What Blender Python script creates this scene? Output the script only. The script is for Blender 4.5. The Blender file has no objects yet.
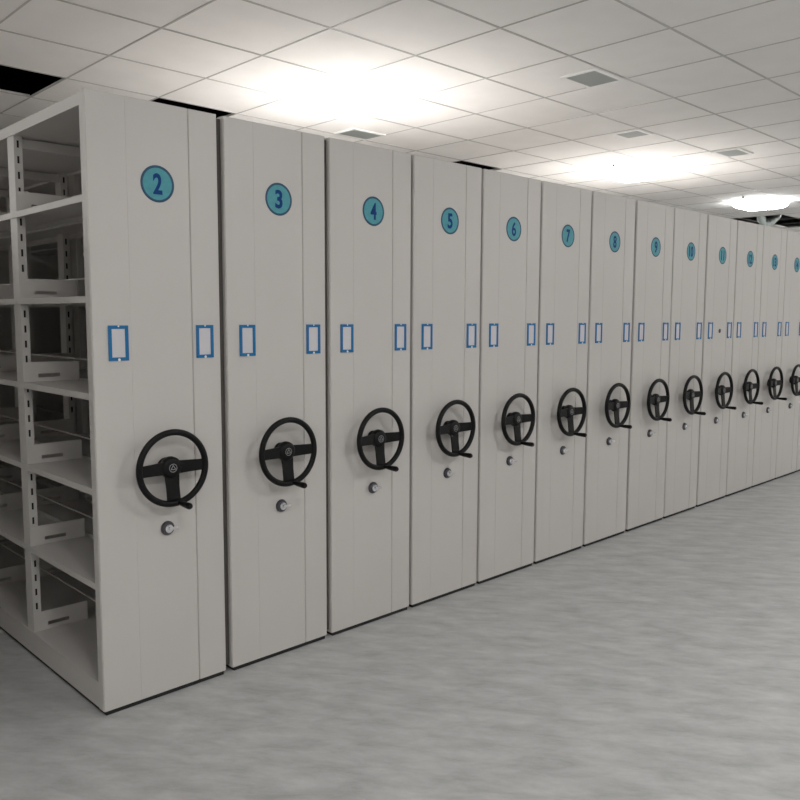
import bpy, bmesh, math, random
from mathutils import Vector, Matrix
random.seed(4)
C = bpy.context.scene.collection
PI = math.pi

# ------------------------------------------------------------------ materials
def new_mat(name):
    m = bpy.data.materials.new(name); m.use_nodes = True
    nt = m.node_tree; b = nt.nodes['Principled BSDF']
    return m, nt, b

def paint(name, col, rough=.45, metal=0., bump=.0, scale=60., var=.0, spec=.5, vscale=3.):
    m, nt, b = new_mat(name)
    b.inputs['Roughness'].default_value = rough
    b.inputs['Metallic'].default_value = metal
    b.inputs['Specular IOR Level'].default_value = spec
    tc = nt.nodes.new('ShaderNodeTexCoord')
    n = nt.nodes.new('ShaderNodeTexNoise'); n.inputs['Scale'].default_value = vscale
    n.inputs['Detail'].default_value = 3
    nt.links.new(tc.outputs['Object'], n.inputs['Vector'])
    r = nt.nodes.new('ShaderNodeValToRGB')
    r.color_ramp.elements[0].position = .3; r.color_ramp.elements[1].position = .7
    r.color_ramp.elements[0].color = tuple(c*(1-var) for c in col)+(1,)
    r.color_ramp.elements[1].color = tuple(min(1, c*(1+var)) for c in col)+(1,)
    nt.links.new(n.outputs['Fac'], r.inputs['Fac'])
    nt.links.new(r.outputs['Color'], b.inputs['Base Color'])
    if bump:
        n2 = nt.nodes.new('ShaderNodeTexNoise'); n2.inputs['Scale'].default_value = scale
        nt.links.new(tc.outputs['Object'], n2.inputs['Vector'])
        bp = nt.nodes.new('ShaderNodeBump'); bp.inputs['Strength'].default_value = bump
        bp.inputs['Distance'].default_value = .002
        nt.links.new(n2.outputs['Fac'], bp.inputs['Height'])
        nt.links.new(bp.outputs['Normal'], b.inputs['Normal'])
    return m

def emit(name, col, s):
    m, nt, b = new_mat(name)
    b.inputs['Base Color'].default_value = (.9, .9, .9, 1)
    b.inputs['Emission Color'].default_value = col+(1,)
    b.inputs['Emission Strength'].default_value = s
    return m

GREY = paint('grey_enamel', (.545, .528, .511), .42, bump=.08, scale=150, var=.012)
WHITE_CEIL = paint('ceiling_board', (.86, .85, .835), .9, bump=.25, scale=240, var=.02, spec=.2, vscale=5)
GRID = paint('grid_metal', (.48, .47, .46), .5)
WALL = paint('wall_paint', (.74, .73, .70), .8, var=.01)
SLAB = paint('dark_slab', (.012, .012, .012), .95, spec=.1)
BLACK = paint('black_plastic', (.004, .004, .0045), .42, bump=.1, scale=300, spec=.22)
RUBBER = paint('dark_rubber', (.075, .068, .062), .7)
GAP_SHADE = paint('gap_shade', (.01, .01, .01), .8)  # near-black standing in for shade in the slots and under the panels
CHROME = paint('chrome', (.75, .75, .77), .18, metal=1.)
DARKMETAL = paint('gunmetal', (.10, .10, .12), .3, metal=.8)
EMBLEM = paint('emblem_silver', (.35, .35, .36), .35, metal=.5)
BLUE = paint('blue_plastic', (.012, .15, .36), .5, spec=.3)
CARD = paint('card_insert', (.60, .59, .62), .6)
TEAL = paint('badge_teal', (.055, .30, .36), .5, var=.10, vscale=40)
RING = paint('badge_ring', (.012, .07, .14), .5)
INK = paint('numeral_ink', (.003, .045, .19), .6, spec=.2)
FRAMEW = paint('white_metal', (.82, .82, .80), .4)
VENTG = paint('vent_slats', (.40, .43, .425), .6)
VENTD = paint('vent_recess', (.5, .52, .52), .8)
FOIL = paint('duct_foil', (.68, .76, .74), .28, metal=.85, bump=1., scale=50)
LAMP = emit('lamp_diffuser', (1., .985, .968), 24.)

def floor_mat():
    m, nt, b = new_mat('vinyl_floor')
    b.inputs['Roughness'].default_value = .5
    b.inputs['Specular IOR Level'].default_value = .3
    tc = nt.nodes.new('ShaderNodeTexCoord')
    mp = nt.nodes.new('ShaderNodeMapping')
    mr = nt.nodes.new('ShaderNodeMapping'); mr.inputs['Rotation'].default_value = (0, 0, math.radians(52))
    mp.inputs['Scale'].default_value = (1.0, 2.6, 1)
    nt.links.new(tc.outputs['Object'], mr.inputs['Vector']); nt.links.new(mr.outputs['Vector'], mp.inputs['Vector'])
    n = nt.nodes.new('ShaderNodeTexNoise'); n.inputs['Scale'].default_value = 4.6
    n.inputs['Detail'].default_value = 9; n.inputs['Roughness'].default_value = .68
    n.inputs['Distortion'].default_value = .25
    nt.links.new(mp.outputs['Vector'], n.inputs['Vector'])
    r = nt.nodes.new('ShaderNodeValToRGB')
    r.color_ramp.elements[0].position = .32; r.color_ramp.elements[0].color = (.355, .36, .362, 1)
    r.color_ramp.elements[1].position = .68; r.color_ramp.elements[1].color = (.535, .54, .54, 1)
    nt.links.new(n.outputs['Fac'], r.inputs['Fac'])
    nt.links.new(r.outputs['Color'], b.inputs['Base Color'])
    return m
FLOOR = floor_mat()

# ------------------------------------------------------------------ mesh helpers
def box(bm, x0, x1, y0, y1, z0, z1):
    v = [bm.verts.new(p) for p in ((x0,y0,z0),(x1,y0,z0),(x1,y1,z0),(x0,y1,z0),(x0,y0,z1),(x1,y0,z1),(x1,y1,z1),(x0,y1,z1))]
    for f in ((0,3,2,1),(4,5,6,7),(0,1,5,4),(1,2,6,5),(2,3,7,6),(3,0,4,7)):
        bm.faces.new([v[i] for i in f])

def prism(bm, pts, y0, y1):
    """outline in (x,z) extruded between y0 (front) and y1; y may be functions of the point"""
    f0 = y0 if callable(y0) else (lambda p: y0)
    f1 = y1 if callable(y1) else (lambda p: y1)
    a = [bm.verts.new((x, f0((x, z)), z)) for x, z in pts]
    b = [bm.verts.new((x, f1((x, z)), z)) for x, z in pts]
    n = len(pts)
    bm.faces.new(a); bm.faces.new(list(reversed(b)))
    for i in range(n):
        bm.faces.new((a[i], b[i], b[(i+1) % n], a[(i+1) % n]))

def lathe_y(bm, cx, cz, prof, seg=32):
    """prof: list of (radius, y) from back to front, axis along y"""
    rings = []
    for r, y in prof:
        if r < 1e-6:
            rings.append([bm.verts.new((cx, y, cz))])
        else:
            rings.append([bm.verts.new((cx+r*math.cos(2*PI*k/seg), y, cz+r*math.sin(2*PI*k/seg))) for k in range(seg)])
    for A, B in zip(rings, rings[1:]):
        for k in range(seg):
            k2 = (k+1) % seg
            if len(A) == 1 and len(B) == 1: continue
            if len(A) == 1: bm.faces.new((A[0], B[k], B[k2]))
            elif len(B) == 1: bm.faces.new((A[k], A[k2], B[0]))
            else: bm.faces.new((A[k], A[k2], B[k2], B[k]))

def torus_y(bm, cx, cy, cz, R, r, seg=64, ms=14, rz=None):
    rz = rz or r
    rings = []
    for i in range(seg):
        a = 2*PI*i/seg
        rings.append([bm.verts.new((cx+(R+r*math.cos(t))*math.cos(a), cy+rz*math.sin(t), cz+(R+r*math.cos(t))*math.sin(a)))
                      for t in [2*PI*j/ms for j in range(ms)]])
    for i in range(seg):
        A, B = rings[i], rings[(i+1) % seg]
        for j in range(ms):
            bm.faces.new((A[j], A[(j+1) % ms], B[(j+1) % ms], B[j]))

def tube(bm, pts, rads, seg=10):
    pts = [Vector(p) for p in pts]; rings = []
    for i, p in enumerate(pts):
        d = (pts[min(i+1, len(pts)-1)]-pts[max(i-1, 0)]).normalized()
        u = d.cross(Vector((0, 0, 1)))
        if u.length < 1e-3: u = d.cross(Vector((1, 0, 0)))
        u.normalize(); w = d.cross(u)
        rings.append([bm.verts.new(p+rads[i]*(math.cos(2*PI*k/seg)*u+math.sin(2*PI*k/seg)*w)) for k in range(seg)])
    for A, B in zip(rings, rings[1:]):
        for k in range(seg):
            bm.faces.new((A[k], A[(k+1) % seg], B[(k+1) % seg], B[k]))
    bm.faces.new(rings[0]); bm.faces.new(list(reversed(rings[-1])))

def obj(name, bm, mat, parent=None, smooth=False, bevel=0., loc=None):
    bmesh.ops.recalc_face_normals(bm, faces=bm.faces[:])
    me = bpy.data.meshes.new(name); bm.to_mesh(me); bm.free()
    me.materials.append(mat)
    if smooth:
        for p in me.polygons: p.use_smooth = True
    o = bpy.data.objects.new(name, me); C.objects.link(o)
    if parent: o.parent = parent
    if loc: o.location = loc
    if bevel:
        md = o.modifiers.new('bevel', 'BEVEL'); md.width = bevel; md.segments = 2; md.limit_method = 'ANGLE'
    if smooth:
        md = o.modifiers.new('edge_split', 'EDGE_SPLIT'); md.split_angle = math.radians(40)
    return o

def boxo(name, b, mat, parent=None, bevel=0.):
    bm = bmesh.new(); box(bm, *b); return obj(name, bm, mat, parent, bevel=bevel)

def empty(name, loc):
    o = bpy.data.objects.new(name, None); o.location = loc; o.empty_display_size = .1; C.objects.link(o); return o

def tag(o, label, cat, group=None):
    o['label'] = label; o['category'] = cat
    if group: o['group'] = group
    return o

def struct(o):
    o['kind'] = 'structure'; return o

def copy_obj(o, parent):
    c = o.copy(); C.objects.link(c); c.parent = parent
    for ch in kids.get(o.name, []):
        copy_obj(ch, c)
    return c

# ------------------------------------------------------------------ room
CH = 2.934                     # underside of the ceiling
TX, TY, OX, OY = .6, .593, .221, .372   # tile module and grid origin
XMIN, XMAX, YMIN, YMAX = -9, 24, -9, 8  # tile index range
RX0, RX1 = OX+XMIN*TX, OX+XMAX*TX
RY0, RY1 = OY+YMIN*TY, OY+YMAX*TY

struct(boxo('floor', (RX0-.1, RX1+.1, RY0-.1, RY1+.1, -.15, 0), FLOOR))
PL = 3.55                      # top of the void above the ceiling
struct(boxo('wall_left', (RX0-.12, RX0, RY0-.12, RY1+.12, 0, PL), WALL))
struct(boxo('wall_right', (RX1, RX1+.12, RY0-.12, RY1+.12, 0, PL), WALL))
struct(boxo('wall_back', (RX0, RX1, RY1, RY1+.12, 0, PL), WALL))
struct(boxo('wall_front', (RX0, RX1, RY0-.12, RY0, 0, PL), WALL))
struct(boxo('ceiling_slab', (RX0-.12, RX1+.12, RY0-.12, RY1+.12, PL, PL+.15), SLAB))

missing = {(0, 3), (2, 3), (7, 3), (17, 3), (18, 3), (17, 2), (18, 2), (19, 2)}
lamps = [(3, 1), (9, 1), (14, 1), (20, 1), (-4, 1),
         (-7, -6), (-2, -6), (3, -6), (9, -6), (14, -6), (20, -6)]  # front row and left-hand lamp are unseen, added to light the room
vent_tiles = {(4, -1): (2.900, 3.215, -.216, .034), (7, 0): (4.425, 4.66, .376, .61),
              (9, -1): (5.63, 5.95, .13, .365), (4, 2): (2.88, 3.215, 1.88, 2.12)}
bm = bmesh.new()
g = .005
for i in range(XMIN, XMAX):
    for j in range(YMIN, YMAX):
        if (i, j) in missing or (i, j) in lamps: continue
        x0, x1, y0, y1 = OX+i*TX+g, OX+(i+1)*TX-g, OY+j*TY+g, OY+(j+1)*TY-g
        dz = random.uniform(-.0006, .0006)
        if (i, j) in vent_tiles:
            a, b_, c, d = vent_tiles[(i, j)]
            # a board with a rectangular opening for the vent
            for q in ((x0, x1, y0, c+.02), (x0, x1, d-.02, y1), (x0, a+.02, c+.02, d-.02), (b_-.02, x1, c+.02, d-.02)):
                if q[1]-q[0] > .004 and q[3]-q[2] > .004: box(bm, *q, CH+.003, CH+.018)
        else:
            box(bm, x0, x1, y0, y1, CH+.003+dz, CH+.018+dz)
struct(obj('ceiling', bm, WHITE_CEIL))
bm = bmesh.new()
for j in range(YMIN, YMAX+1):
    y = OY+j*TY; box(bm, RX0, RX1, y-.0065, y+.0065, CH, CH+.0028)
for i in range(XMIN, XMAX+1):
    x = OX+i*TX
    for j in range(YMIN, YMAX):
        box(bm, x-.005, x+.005, OY+j*TY+.0065, OY+(j+1)*TY-.0065, CH+.0004, CH+.0028)
struct(obj('trim_1', bm, GRID))
# skirting
for nm, b in (('baseboard_back', (RX0, RX1, RY1-.012, RY1, 0, .1)), ('baseboard_front', (RX0, RX1, RY0, RY0+.012, 0, .1)),
              ('baseboard_left', (RX0, RX0+.012, RY0+.012, RY1-.012, 0, .1)), ('baseboard_right', (RX1-.012, RX1, RY0+.012, RY1-.012, 0, .1))):
    struct(boxo(nm, b, GRID))

# ------------------------------------------------------------------ ceiling lights
LL = {(3, 1): 'square ceiling light glowing above the units numbered 3 to 5',
      (9, 1): 'square ceiling light glowing above the units numbered 8 to 10',
      (14, 1): 'square ceiling light above the far end of the row, near the missing tiles'}
rest = 'square ceiling light added outside the frame to light the room'
def dome(bm, w, h, drop):
    n = 24; V = []
    for i in range(n+1):
        row = []
        for j in range(n+1):
            u, v = 2*i/n-1, 2*j/n-1
            k = ((1-abs(u)**8)*(1-abs(v)**8))**.6
            row.append(bm.verts.new((u*w/2, v*h/2, -drop*k)))
        V.append(row)
    for i in range(n):
        for j in range(n):
            bm.faces.new((V[i][j], V[i][j+1], V[i+1][j+1], V[i+1][j]))
lamp0 = None; kids = {}
for (i, j) in lamps:
    cx, cy = OX+(i+.5)*TX, OY+(j+.5)*TY
    t = empty('ceiling_light', (cx, cy, CH))
    tag(t, LL.get((i, j), rest), 'ceiling light', 'square ceiling lights')
    if lamp0 is None:
        lamp0 = t
        bm = bmesh.new(); W, H2 = TX/2-.009, TY/2-.011
        box(bm, -W, W, -H2, -H2+.018, .0, .05); box(bm, -W, W, H2-.018, H2, .0, .05)
        box(bm, -W, -W+.018, -H2+.018, H2-.018, .0, .05); box(bm, W-.018, W, -H2+.018, H2-.018, .0, .05)
        box(bm, -W+.018, W-.018, -H2+.018, H2-.018, .035, .05)
        fr = obj('light_frame', bm, FRAMEW, t)
        bm = bmesh.new(); dome(bm, 2*W-.037, 2*H2-.037, .09)  # deep dome shaped to spill a halo onto the ceiling around it
        df = obj('diffuser', bm, LAMP, t, smooth=True)
        kids[t.name] = [fr, df]
    else:
        for ch in kids[lamp0.name]: copy_obj(ch, t)

# ------------------------------------------------------------------ ceiling vents
VL = {(4, -1): 'square white framed ceiling vent with grey slats, closest to the aisle',
      (7, 0): 'small dim ceiling vent between the two brightest ceiling lights',
      (9, -1): 'small grey ceiling vent farthest along the row',
      (4, 2): 'pale ceiling vent washed out by the light above unit 4'}
for k, (x0, x1, y0, y1) in vent_tiles.items():
    t = empty('ceiling_vent', ((x0+x1)/2, (y0+y1)/2, CH)); tag(t, VL[k], 'vent', 'ceiling vents')
    w, h = (x1-x0)/2, (y1-y0)/2; e = .026
    bm = bmesh.new()
    box(bm, -w, w, -h, -h+e, -.0095, .002); box(bm, -w, w, h-e, h, -.0095, .002)
    box(bm, -w, -w+e, -h+e, h-e, -.0095, .002); box(bm, w-e, w, -h+e, h-e, -.0095, .002)
    obj('vent_frame', bm, FRAMEW, t, bevel=.002)
    bm = bmesh.new(); n = 15
    for a in range(n):
        y = -h+e+(a+.5)*(2*h-2*e)/n; d = (h-e)/n*.94
        v = [bm.verts.new(p) for p in ((-w+e, y-d, -.0092), (w-e, y-d, -.0092), (w-e, y+d, -.0082), (-w+e, y+d, -.0082))]
        bm.faces.new(v)
        v2 = [bm.verts.new(Vector(p)+Vector((0, 0, .0015))) for p in ((-w+e, y-d, -.0092), (w-e, y-d, -.0092), (w-e, y+d, -.0082), (-w+e, y+d, -.0082))]
        bm.faces.new(v2)
    for a in (-.34, 0, .34): box(bm, a*w-.003, a*w+.003, -h+e, h-e, .006, .012)
    obj('slats', bm, VENTG, t)
    bm = bmesh.new(); w2, h2 = w-.021, h-.021; z1 = .045
    box(bm, -w2, w2, -h2, h2, z1, z1+.004)
    box(bm, -w2, w2, -h2-.001, -h2, .003, z1); box(bm, -w2, w2, h2, h2+.001, .003, z1)
    box(bm, -w2-.001, -w2, -h2, h2, .003, z1); box(bm, w2, w2+.001, -h2, h2, .003, z1)
    obj('vent_box', bm, VENTD, t)

# ------------------------------------------------------------------ sprinklers
SL = ['tiny sprinkler head beside the light above unit 4', 'tiny sprinkler head beside the light above unit 8',
      'tiny sprinkler head near the far light, above unit 12']
for (x, y), l in zip(((2.655, 1.262), (5.55, 1.262), (8.33, 1.22)), SL):
    t = empty('ceiling_sprinkler', (x, y, CH)); tag(t, l, 'sprinkler', 'ceiling sprinklers')
    def lz(prof, name, mat):
        bm = bmesh.new(); seg = 20; R = []
        for r, z in prof: R.append([bm.verts.new((r*math.cos(2*PI*k/seg), r*math.sin(2*PI*k/seg), z)) for k in range(seg)])
        for A, B in zip(R, R[1:]):
            for k in range(seg): bm.faces.new((A[k], A[(k+1) % seg], B[(k+1) % seg], B[k]))
        bm.faces.new(R[0]); bm.faces.new(list(reversed(R[-1])))
        obj(name, bm, mat, t)
    lz([(.032, .0035), (.032, .003), (.032, -.003), (.022, -.007)], 'escutcheon', FRAMEW)
    lz([(.009, -.007), (.009, -.026), (.006, -.03)], 'sprinkler_body', DARKMETAL)
    lz([(.020, -.030), (.020, -.033)], 'deflector', DARKMETAL)

# ------------------------------------------------------------------ shelving units
PW, WIDE, H, L = .517, .530, 2.30, 3.09
NBAY = 4; BP = .76
SHELF = [.120, .506, .867, 1.222, 1.577, 1.938]
X = [0.0, .552, 1.095, 1.630, 2.164, 2.699, 3.236, 3.780, 4.312, 4.853, 5.385, 5.911, 6.437, 6.963]
def local0(i): return X[i] + (.004 if i == 0 else .0115)

def end_panel(bm, y0, y1, face):
    """folded steel end panel in three strips with shallow seams on its outer face"""
    s1, s2, g, d = S1, PW-.127, .0022, .004
    z0, z1 = .018, H
    yo = y0 if face < 0 else y1
    yi = yo-face*d
    # outline in plan, walked along the outer face
    pts = [(0, yo), (s1-g*.5, yo), (s1, yo-face*.0009), (s1+g*.5, yo), (s2-g*1.6, yo), (s2, yi-face*.002), (s2+g*1.6, yo), (PW, yo)]
    yb = y1 if face < 0 else y0
    pts += [(PW, yb), (0, yb)]
    # small chamfers on the outer corners
    c = .005
    pts = [(0, yo-face*c), (c*.8, yo)] + pts[1:7] + [(PW-c*.8, yo), (PW, yo-face*c)] + pts[8:]
    A = [bm.verts.new((x, y, z0)) for x, y in pts]; B = [bm.verts.new((x, y, z1)) for x, y in pts]
    n = len(pts)
    bm.faces.new(A); bm.faces.new(B)
    for i in range(n): bm.faces.new((A[i], A[(i+1) % n], B[(i+1) % n], B[i]))

def post_bm(face):
    """slotted upright: box section, -y face pierced by a row of slots; face = +1 opens at x=0 side"""
    bm = bmesh.new(); w, d = .034, .075; core = True; z0, z1 = SHELF[0], 2.25
    t = .0015
    box(bm, 0, t, 0, d, z0, z1); box(bm, w-t, w, 0, d, z0, z1); box(bm, t, w-t, d-t, d, z0, z1)
    a, b = (.012, .021)
    box(bm, t, a, 0, t, z0, z1); box(bm, b, w-t, 0, t, z0, z1)
    z = z0
    while z < z1-.01:
        box(bm, a, b, 0, t, z, min(z+.034, z1)); z += .064
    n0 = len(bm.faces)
    box(bm, .006, .026, t+.0006, .006, z0+.01, z1-.01)   # added black strip so the slots read as shaded
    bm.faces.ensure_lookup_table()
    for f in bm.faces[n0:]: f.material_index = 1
    return bm

def plate_bm():
    bm = bmesh.new(); w, h, t = .235, .084, .0018
    sx0, sx1, sz0, sz1 = .058, .150, .018, .034
    box(bm, 0, w, 0, t, 0, sz0); box(bm, 0, w, 0, t, sz1, h)
    box(bm, 0, sx0, 0, t, sz0, sz1); box(bm, sx1, w, 0, t, sz0, sz1)
    box(bm, 0, w, t, .012, h-t, h)          # folded top lip
    return bm

def shelf_bm(x0, x1, y0, y1):
    bm = bmesh.new(); t = .0015; lip = .024
    box(bm, x0, x1, y0, y1, -t, 0)
    box(bm, x0, x0+t, y0, y1, -lip, -t); box(bm, x1-t, x1, y0, y1, -lip, -t)
    box(bm, x0+t, x0+.012, y0, y1, -lip, -lip+t)
    box(bm, x1-.012, x1-t, y0, y1, -lip, -lip+t)
    return bm

def K(o, parent):
    kids.setdefault(parent.name, []).append(o); return o

def shelving(root):
    """the open rack between the end panels, every piece a part"""
    pm = {}
    def mesh_part(name, key, maker, loc, bevel=0.):
        if key not in pm:
            o = obj(name, maker(), GREY, root, bevel=bevel); pm[key] = o
            if key == 'post': o.data.materials.append(GAP_SHADE)
        else:
            o = pm[key].copy(); C.objects.link(o)
        o.location = loc; K(o, root); return o
    for b in range(1, NBAY):
        y = b*BP-.042
        mesh_part('post', 'post', lambda: post_bm(1), (.004, y, 0))
        mesh_part('post', 'post', lambda: post_bm(1), (PW-.038, y, 0))
        mesh_part('crossbar', 'cb', lambda: (lambda m: (box(m, .036, PW-.038, 0, .03, 0, .04), m)[1])(bmesh.new()), (0, y+.02, 2.205))
    for b in range(NBAY):
        ya = .046 if b == 0 else b*BP-.003
        yb = (b+1)*BP-.005 if b < NBAY-1 else L-.046
        for s in SHELF[1:]:
            for side, (x0, x1) in enumerate(((0, .245), (.275, PW))):
                bm_key = 'shelf%d_%d' % (side, b if b in (0, NBAY-1) else 1)
                mesh_part('shelf', bm_key, lambda: shelf_bm(x0, x1, 0, yb-ya), (0, ya, s))
    for s in SHELF:
        for b in range(1, NBAY):
            y = b*BP-.048
            mesh_part('side_plate', 'pl', plate_bm, (.006, y, s+.0005))
            mesh_part('side_plate', 'pl', plate_bm, (.279, y, s+.0005))
        if True:
            mesh_part('divider_rod', 'rod', lambda: (lambda m: (box(m, 0, .006, .046, L-.046, 0, .006), m)[1])(bmesh.new()), (.257, 0, s+.088))

def rack_merged(root):
    bm = bmesh.new()
    for b in range(1, NBAY):
        y = b*BP-.042
        for x in (.004, PW-.038): box(bm, x, x+.032, y, y+.075, SHELF[0], 2.25)
    for s in SHELF[1:]:
        box(bm, 0, .245, .046, L-.046, s-.0015, s); box(bm, .275, PW, .046, L-.046, s-.0015, s)
        box(bm, 0, .0015, .046, L-.046, s-.024, s-.0015); box(bm, PW-.0015, PW, .046, L-.046, s-.024, s-.0015)
    return K(obj('shelf_rack', bm, GREY, root), root)

WU, WZ, S1, BU = .268, .925, .14, .27     # handwheel centre on the panel
def build_unit(full):
    root = empty('mobile_shelving_unit', (0, 0, 0)); k = kids.setdefault(root.name, [])
    bm = bmesh.new(); end_panel(bm, 0, .045, -1); K(obj('end_panel', bm, GREY, root), root)
    bm = bmesh.new(); end_panel(bm, L-.045, L, 1); K(obj('rear_panel', bm, GREY, root), root)
    K(boxo('top_panel', (0, PW, .045, L-.045, 2.25, H-.008), GREY, root), root)
    # plinth with a folded upper edge
    bm = bmesh.new(); box(bm, .002, PW-.002, .045, L-.045, .018, .112); box(bm, 0, PW, .045, L-.045, .112, SHELF[0])
    K(obj('plinth', bm, GREY, root), root)
    K(boxo('base', (.010, PW-.010, .006, L-.006, 0, .0175), GAP_SHADE, root), root)  # blackness stands in for the shadow gap under the panels
    if full: shelving(root)
    else: rack_merged(root)
    # --- handwheel
    bm = bmesh.new(); torus_y(bm, WU, -.063, WZ, .1385, .0125)
    wheel = K(obj('handwheel', bm, BLACK, root, smooth=True), root)
    for ang, wh, wr in ((0, .052, .044), (PI, .052, .044), (-PI/2, .062, .056)):
        bm = bmesh.new(); r0, r1 = .020, .132
        ca, sa = math.cos(ang), math.sin(ang)
        P = [(r0, -wh/2), (.075, -wh*.45), (r1-.012, -wr/2), (r1, -wr/2-.006), (r1, wr/2+.006), (r1-.012, wr/2), (.075, wh*.45), (r0, wh/2)]
        pts = [(WU+r*ca-s*sa, WZ+r*sa+s*ca) for r, s in P]
        f = lambda p: -.049-.013*min(1, max(0, (math.hypot(p[0]-WU, p[1]-WZ)-.03)/.09))
        prism(bm, pts, lambda p: f(p)-.0035, lambda p: f(p)+.0035)
        K(obj('spoke', bm, BLACK, wheel, bevel=.002), wheel)
    bm = bmesh.new()
    lathe_y(bm, WU, WZ, [(0, -.028), (.040, -.028), (.043, -.036), (.042, -.052), (.036, -.060), (.028, -.063), (0, -.063)], 36)
    K(obj('hub', bm, BLACK, wheel, smooth=True), wheel)
    bm = bmesh.new()
    lathe_y(bm, WU, WZ, [(.034, 0), (.034, -.006), (.020, -.010), (.018, -.030), (0, -.030)], 28)
    K(obj('spindle', bm, BLACK, wheel, smooth=True), wheel)
    bm = bmesh.new(); torus_y(bm, WU, -.0632, WZ, .0155, .0012, 36, 8)
    q = [(WU+.011*math.cos(a), WZ+.011*math.sin(a)) for a in (PI/2, PI/2+2*PI/3, PI/2-2*PI/3)]
    for a in range(3):
        p, r = q[a], q[(a+1) % 3]
        tube(bm, [(p[0], -.0637, p[1]), (r[0], -.0637, r[1])], [.0012, .0012], 8)
    e = obj('emblem', bm, EMBLEM, wheel); e['label'] = 'silver triangle in a ring on the hub'; K(e, wheel)
    bm = bmesh.new(); ku, kz = WU+.018, WZ-.137
    lathe_y(bm, ku, kz, [(0, -.060), (.010, -.062), (.0075, -.078), (.0085, -.085), (.0105, -.100), (.0125, -.135), (.0128, -.150), (.009, -.157), (0, -.158)], 24)
    K(obj('crank_knob', bm, BLACK, wheel, smooth=True), wheel)
    # --- lock
    lu, lz = WU+.002, .678
    bm = bmesh.new(); lathe_y(bm, lu, lz, [(.028, 0), (.028, -.006), (.024, -.012), (0, -.012)], 32)
    lk = K(obj('lock', bm, DARKMETAL, root, smooth=True), root)
    bm = bmesh.new(); lathe_y(bm, lu, lz, [(.0165, -.012), (.0165, -.020), (.014, -.023), (0, -.023)], 28)
    K(obj('cylinder', bm, CHROME, lk, smooth=True), lk)
    bm = bmesh.new(); box(bm, lu-.004, lu+.034, -.030, -.026, lz-.004, lz+.007); box(bm, lu-.0045, lu+.0045, -.027, -.022, lz-.0045, lz+.0045)
    o = obj('key_tab', bm, CHROME, lk, bevel=.001); o['label'] = 'chrome key tab'; K(o, lk)
    # --- label holders
    for hu in (.098, PW-.073):
        bm = bmesh.new(); w, h, b = .0385, .065, .0125; zc = 1.406
        box(bm, hu-w, hu+w, -.005, 0, zc-h, zc-h+b); box(bm, hu-w, hu+w, -.005, 0, zc+h-b, zc+h)
        box(bm, hu-w, hu-w+b, -.005, 0, zc-h+b, zc+h-b); box(bm, hu+w-b, hu+w, -.005, 0, zc-h+b, zc+h-b)
        ho = obj('label_holder', bm, BLUE, root, bevel=.001); ho['label'] = 'blue rectangular label frame'; K(ho, root)
        bm = bmesh.new(); box(bm, hu-w+b, hu+w-b, -.0015, 0, zc-h+b, zc+h-b)
        K(obj('card_insert', bm, CARD, ho), ho)
        for fz, fr_ in ((zc-h+.004, .005), (zc+h-.003, .003)):
            bm = bmesh.new(); lathe_y(bm, hu, fz, [(fr_, -.005), (fr_, -.0062), (0, -.0062)], 14)
            K(obj('fixing', bm, FRAMEW, ho), ho)
    # --- number badge
    bu, bz = BU, 2.001
    bm = bmesh.new(); lathe_y(bm, bu, bz, [(.066, 0), (.066, -.0012), (0, -.0012)], 48)
    bd = obj('number_badge', bm, TEAL, root); bd['label'] = 'round teal number badge with dark blue rim'; K(bd, root)
    bm = bmesh.new(); torus_y(bm, bu, -.0008, bz, .0635, .0050, 64, 8, .0012)
    K(obj('badge_rim', bm, RING, bd), bd)
    return root

def numeral_mesh(txt, bu=.265):
    cu = bpy.data.curves.new('numeral', 'FONT'); cu.body = txt; cu.align_x = 'CENTER'; cu.align_y = 'CENTER'
    cu.size = 1; cu.offset = .018 if txt in '689' else .03; cu.extrude = .004
    o = bpy.data.objects.new('tmp', cu); C.objects.link(o)
    bpy.context.view_layer.update()
    me = bpy.data.meshes.new_from_object(o.evaluated_get(bpy.context.evaluated_depsgraph_get()))
    bpy.data.objects.remove(o)
    xs = [v.co.x for v in me.vertices]; ys = [v.co.y for v in me.vertices]
    cx, cy = (min(xs)+max(xs))/2, (min(ys)+max(ys))/2
    w = .037 if len(txt) == 1 else .066
    sx, sy = w/(max(xs)-min(xs)), .078/(max(ys)-min(ys))
    if txt in ('11',): sx *= .8
    for v in me.vertices:
        v.co = Vector(((v.co.x-cx)*sx+bu, -.0016+(-.0005 if v.co.z > 0 else .0004), (v.co.y-cy)*sy+2.001))
    me.materials.clear(); me.materials.append(INK)
    return me

narrow = PW
PW, WU, S1, BU = WIDE, .273, .148, .270
unit_full = build_unit(True)
PW, WU, S1, BU = narrow, .258, .139, .265
unit_rest = build_unit(False)
def badge_of(root):
    return [c for c in root.children if c.name.startswith('number_badge')][0]
def finish(root, i, n):
    root.location = (local0(i), 0, 0)
    if i < 13:
        pw = WIDE if i == 0 else PW
        gap = local0(i+1)-local0(i)-pw
        boxo('rubber_strip', (pw+.0002, pw+gap-.001, .022, .040, .03, H-.010), RUBBER, root)
    o = bpy.data.objects.new('numeral', numeral_mesh(str(n), .270 if i == 0 else .265)); C.objects.link(o); o.parent = badge_of(root)
    root['category'] = 'shelving unit'; root['group'] = 'row of mobile shelving units'
    if n == 2: l = 'grey metal mobile shelving unit numbered 2, its open shelves showing on the side'
    elif n == 11: l = 'grey metal mobile shelving unit numbered 11, with a small keyhole between its label frames'
    elif n == 15: l = 'grey metal mobile shelving unit numbered 15, last of the row'
    else: l = 'grey metal mobile shelving unit numbered %d, black handwheel on its end panel' % n
    root['label'] = l
roots = []
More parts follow.
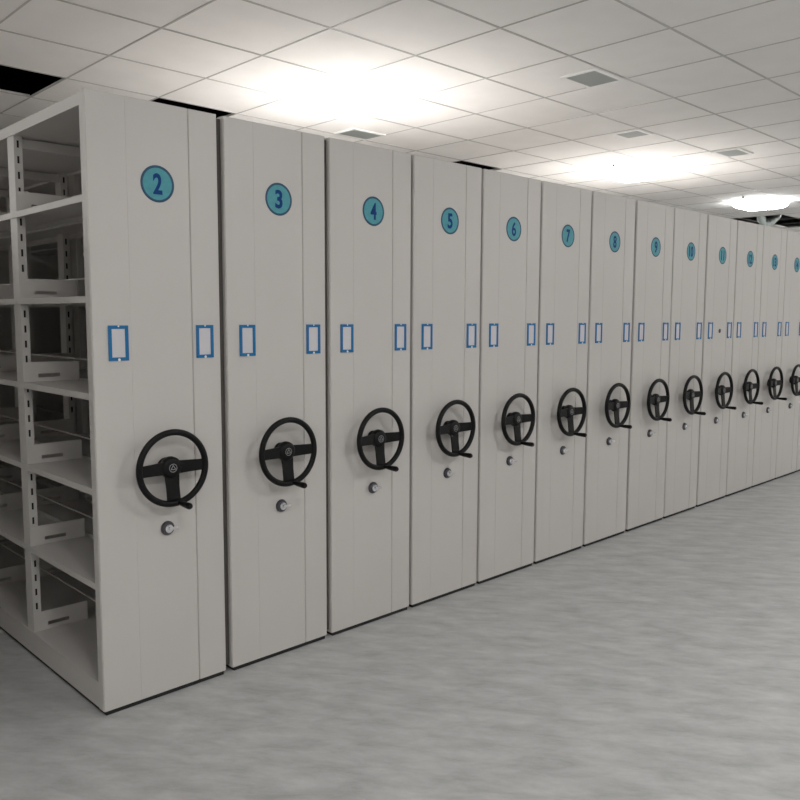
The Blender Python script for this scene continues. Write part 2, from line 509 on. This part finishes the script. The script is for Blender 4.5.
for i in range(14):
    if i == 0: r = unit_full
    elif i == 1: r = unit_rest
    else:
        r = empty('mobile_shelving_unit', (0, 0, 0))
        for ch in kids[unit_rest.name]: copy_obj(ch, r)
    roots.append(r)
bpy.context.view_layer.update()
for i, r in enumerate(roots): finish(r, i, i+2)
# keyhole of unit 11
bm = bmesh.new(); lathe_y(bm, .268, 1.402, [(.017, 0), (.017, -.004), (.013, -.006), (0, -.006)], 24)
kh = obj('keyhole', bm, DARKMETAL, roots[9]); kh['label'] = 'small dark keyhole plate'

# unseen unit added across the side aisle to shade the shelves of unit 2
r = empty('mobile_shelving_unit', (0, 0, 0))
for ch in kids[unit_rest.name]: copy_obj(ch, r)
bpy.context.view_layer.update()
r.location = (-1.375, 0, 0)
o = bpy.data.objects.new('numeral', numeral_mesh('1')); C.objects.link(o); o.parent = badge_of(r)
r['category'] = 'shelving unit'; r['group'] = 'row of mobile shelving units'
r['label'] = 'grey metal mobile shelving unit numbered 1, unseen, added to shade the aisle by unit 2'

# ------------------------------------------------------------------ foil duct at the far missing tiles
bm = bmesh.new(); pts = []; rad = []
for a in range(26):
    t = a/25
    pts.append((10.50+.62*t, 1.86+.10*math.sin(5*t), CH+.60-.66*math.sin(PI*t)))
    rad.append((.055+.012*(a % 2))*(1 if a not in (0, 25) else .6))
tube(bm, pts, rad, 14)

# ------------------------------------------------------------------ camera
q = [-1.2085949136051646, -2.841938788438371, 1.5064816963533485, 0.7703414183274665, -0.09619028486806029, 0.0034019921236460773, 799.7390201263718, 399.8214287061599, 393.8992561302035]
yw, pt, rl = q[3:6]
F = Vector((math.sin(yw)*math.cos(pt), math.cos(yw)*math.cos(pt), math.sin(pt)))
R = Vector((math.cos(yw), -math.sin(yw), 0)); U = R.cross(F)
R2 = R*math.cos(rl)+U*math.sin(rl); U2 = -R*math.sin(rl)+U*math.cos(rl)
cam = bpy.data.cameras.new('camera'); co = bpy.data.objects.new('camera', cam); C.objects.link(co)
M = Matrix((R2, U2, -F)).transposed().to_4x4(); M.translation = Vector(q[:3]); co.matrix_world = M
cam.sensor_width = 36; cam.lens = q[6]*36/800
cam.shift_x = -(q[7]-400)/800; cam.shift_y = (q[8]-400)/800
cam.clip_start = .05; cam.clip_end = 100
bpy.context.scene.camera = co

obj_d = obj('ceiling_duct', bm, FOIL, None, smooth=True)
tag(obj_d, 'crumpled silvery duct hanging out of the missing ceiling tiles at the far end', 'duct')

w = bpy.data.worlds.new('world'); bpy.context.scene.world = w; w.use_nodes = True
w.node_tree.nodes['Background'].inputs[0].default_value = (.02, .02, .02, 1)
w.node_tree.nodes['Background'].inputs[1].default_value = .2
vs = bpy.context.scene.view_settings
vs.view_transform = 'Standard'; vs.look = 'None'; vs.gamma = 1; vs.use_curve_mapping = False
vs.exposure = 0.41
bpy.context.scene.cycles.max_bounces = 10
bpy.context.scene.cycles.diffuse_bounces = 8
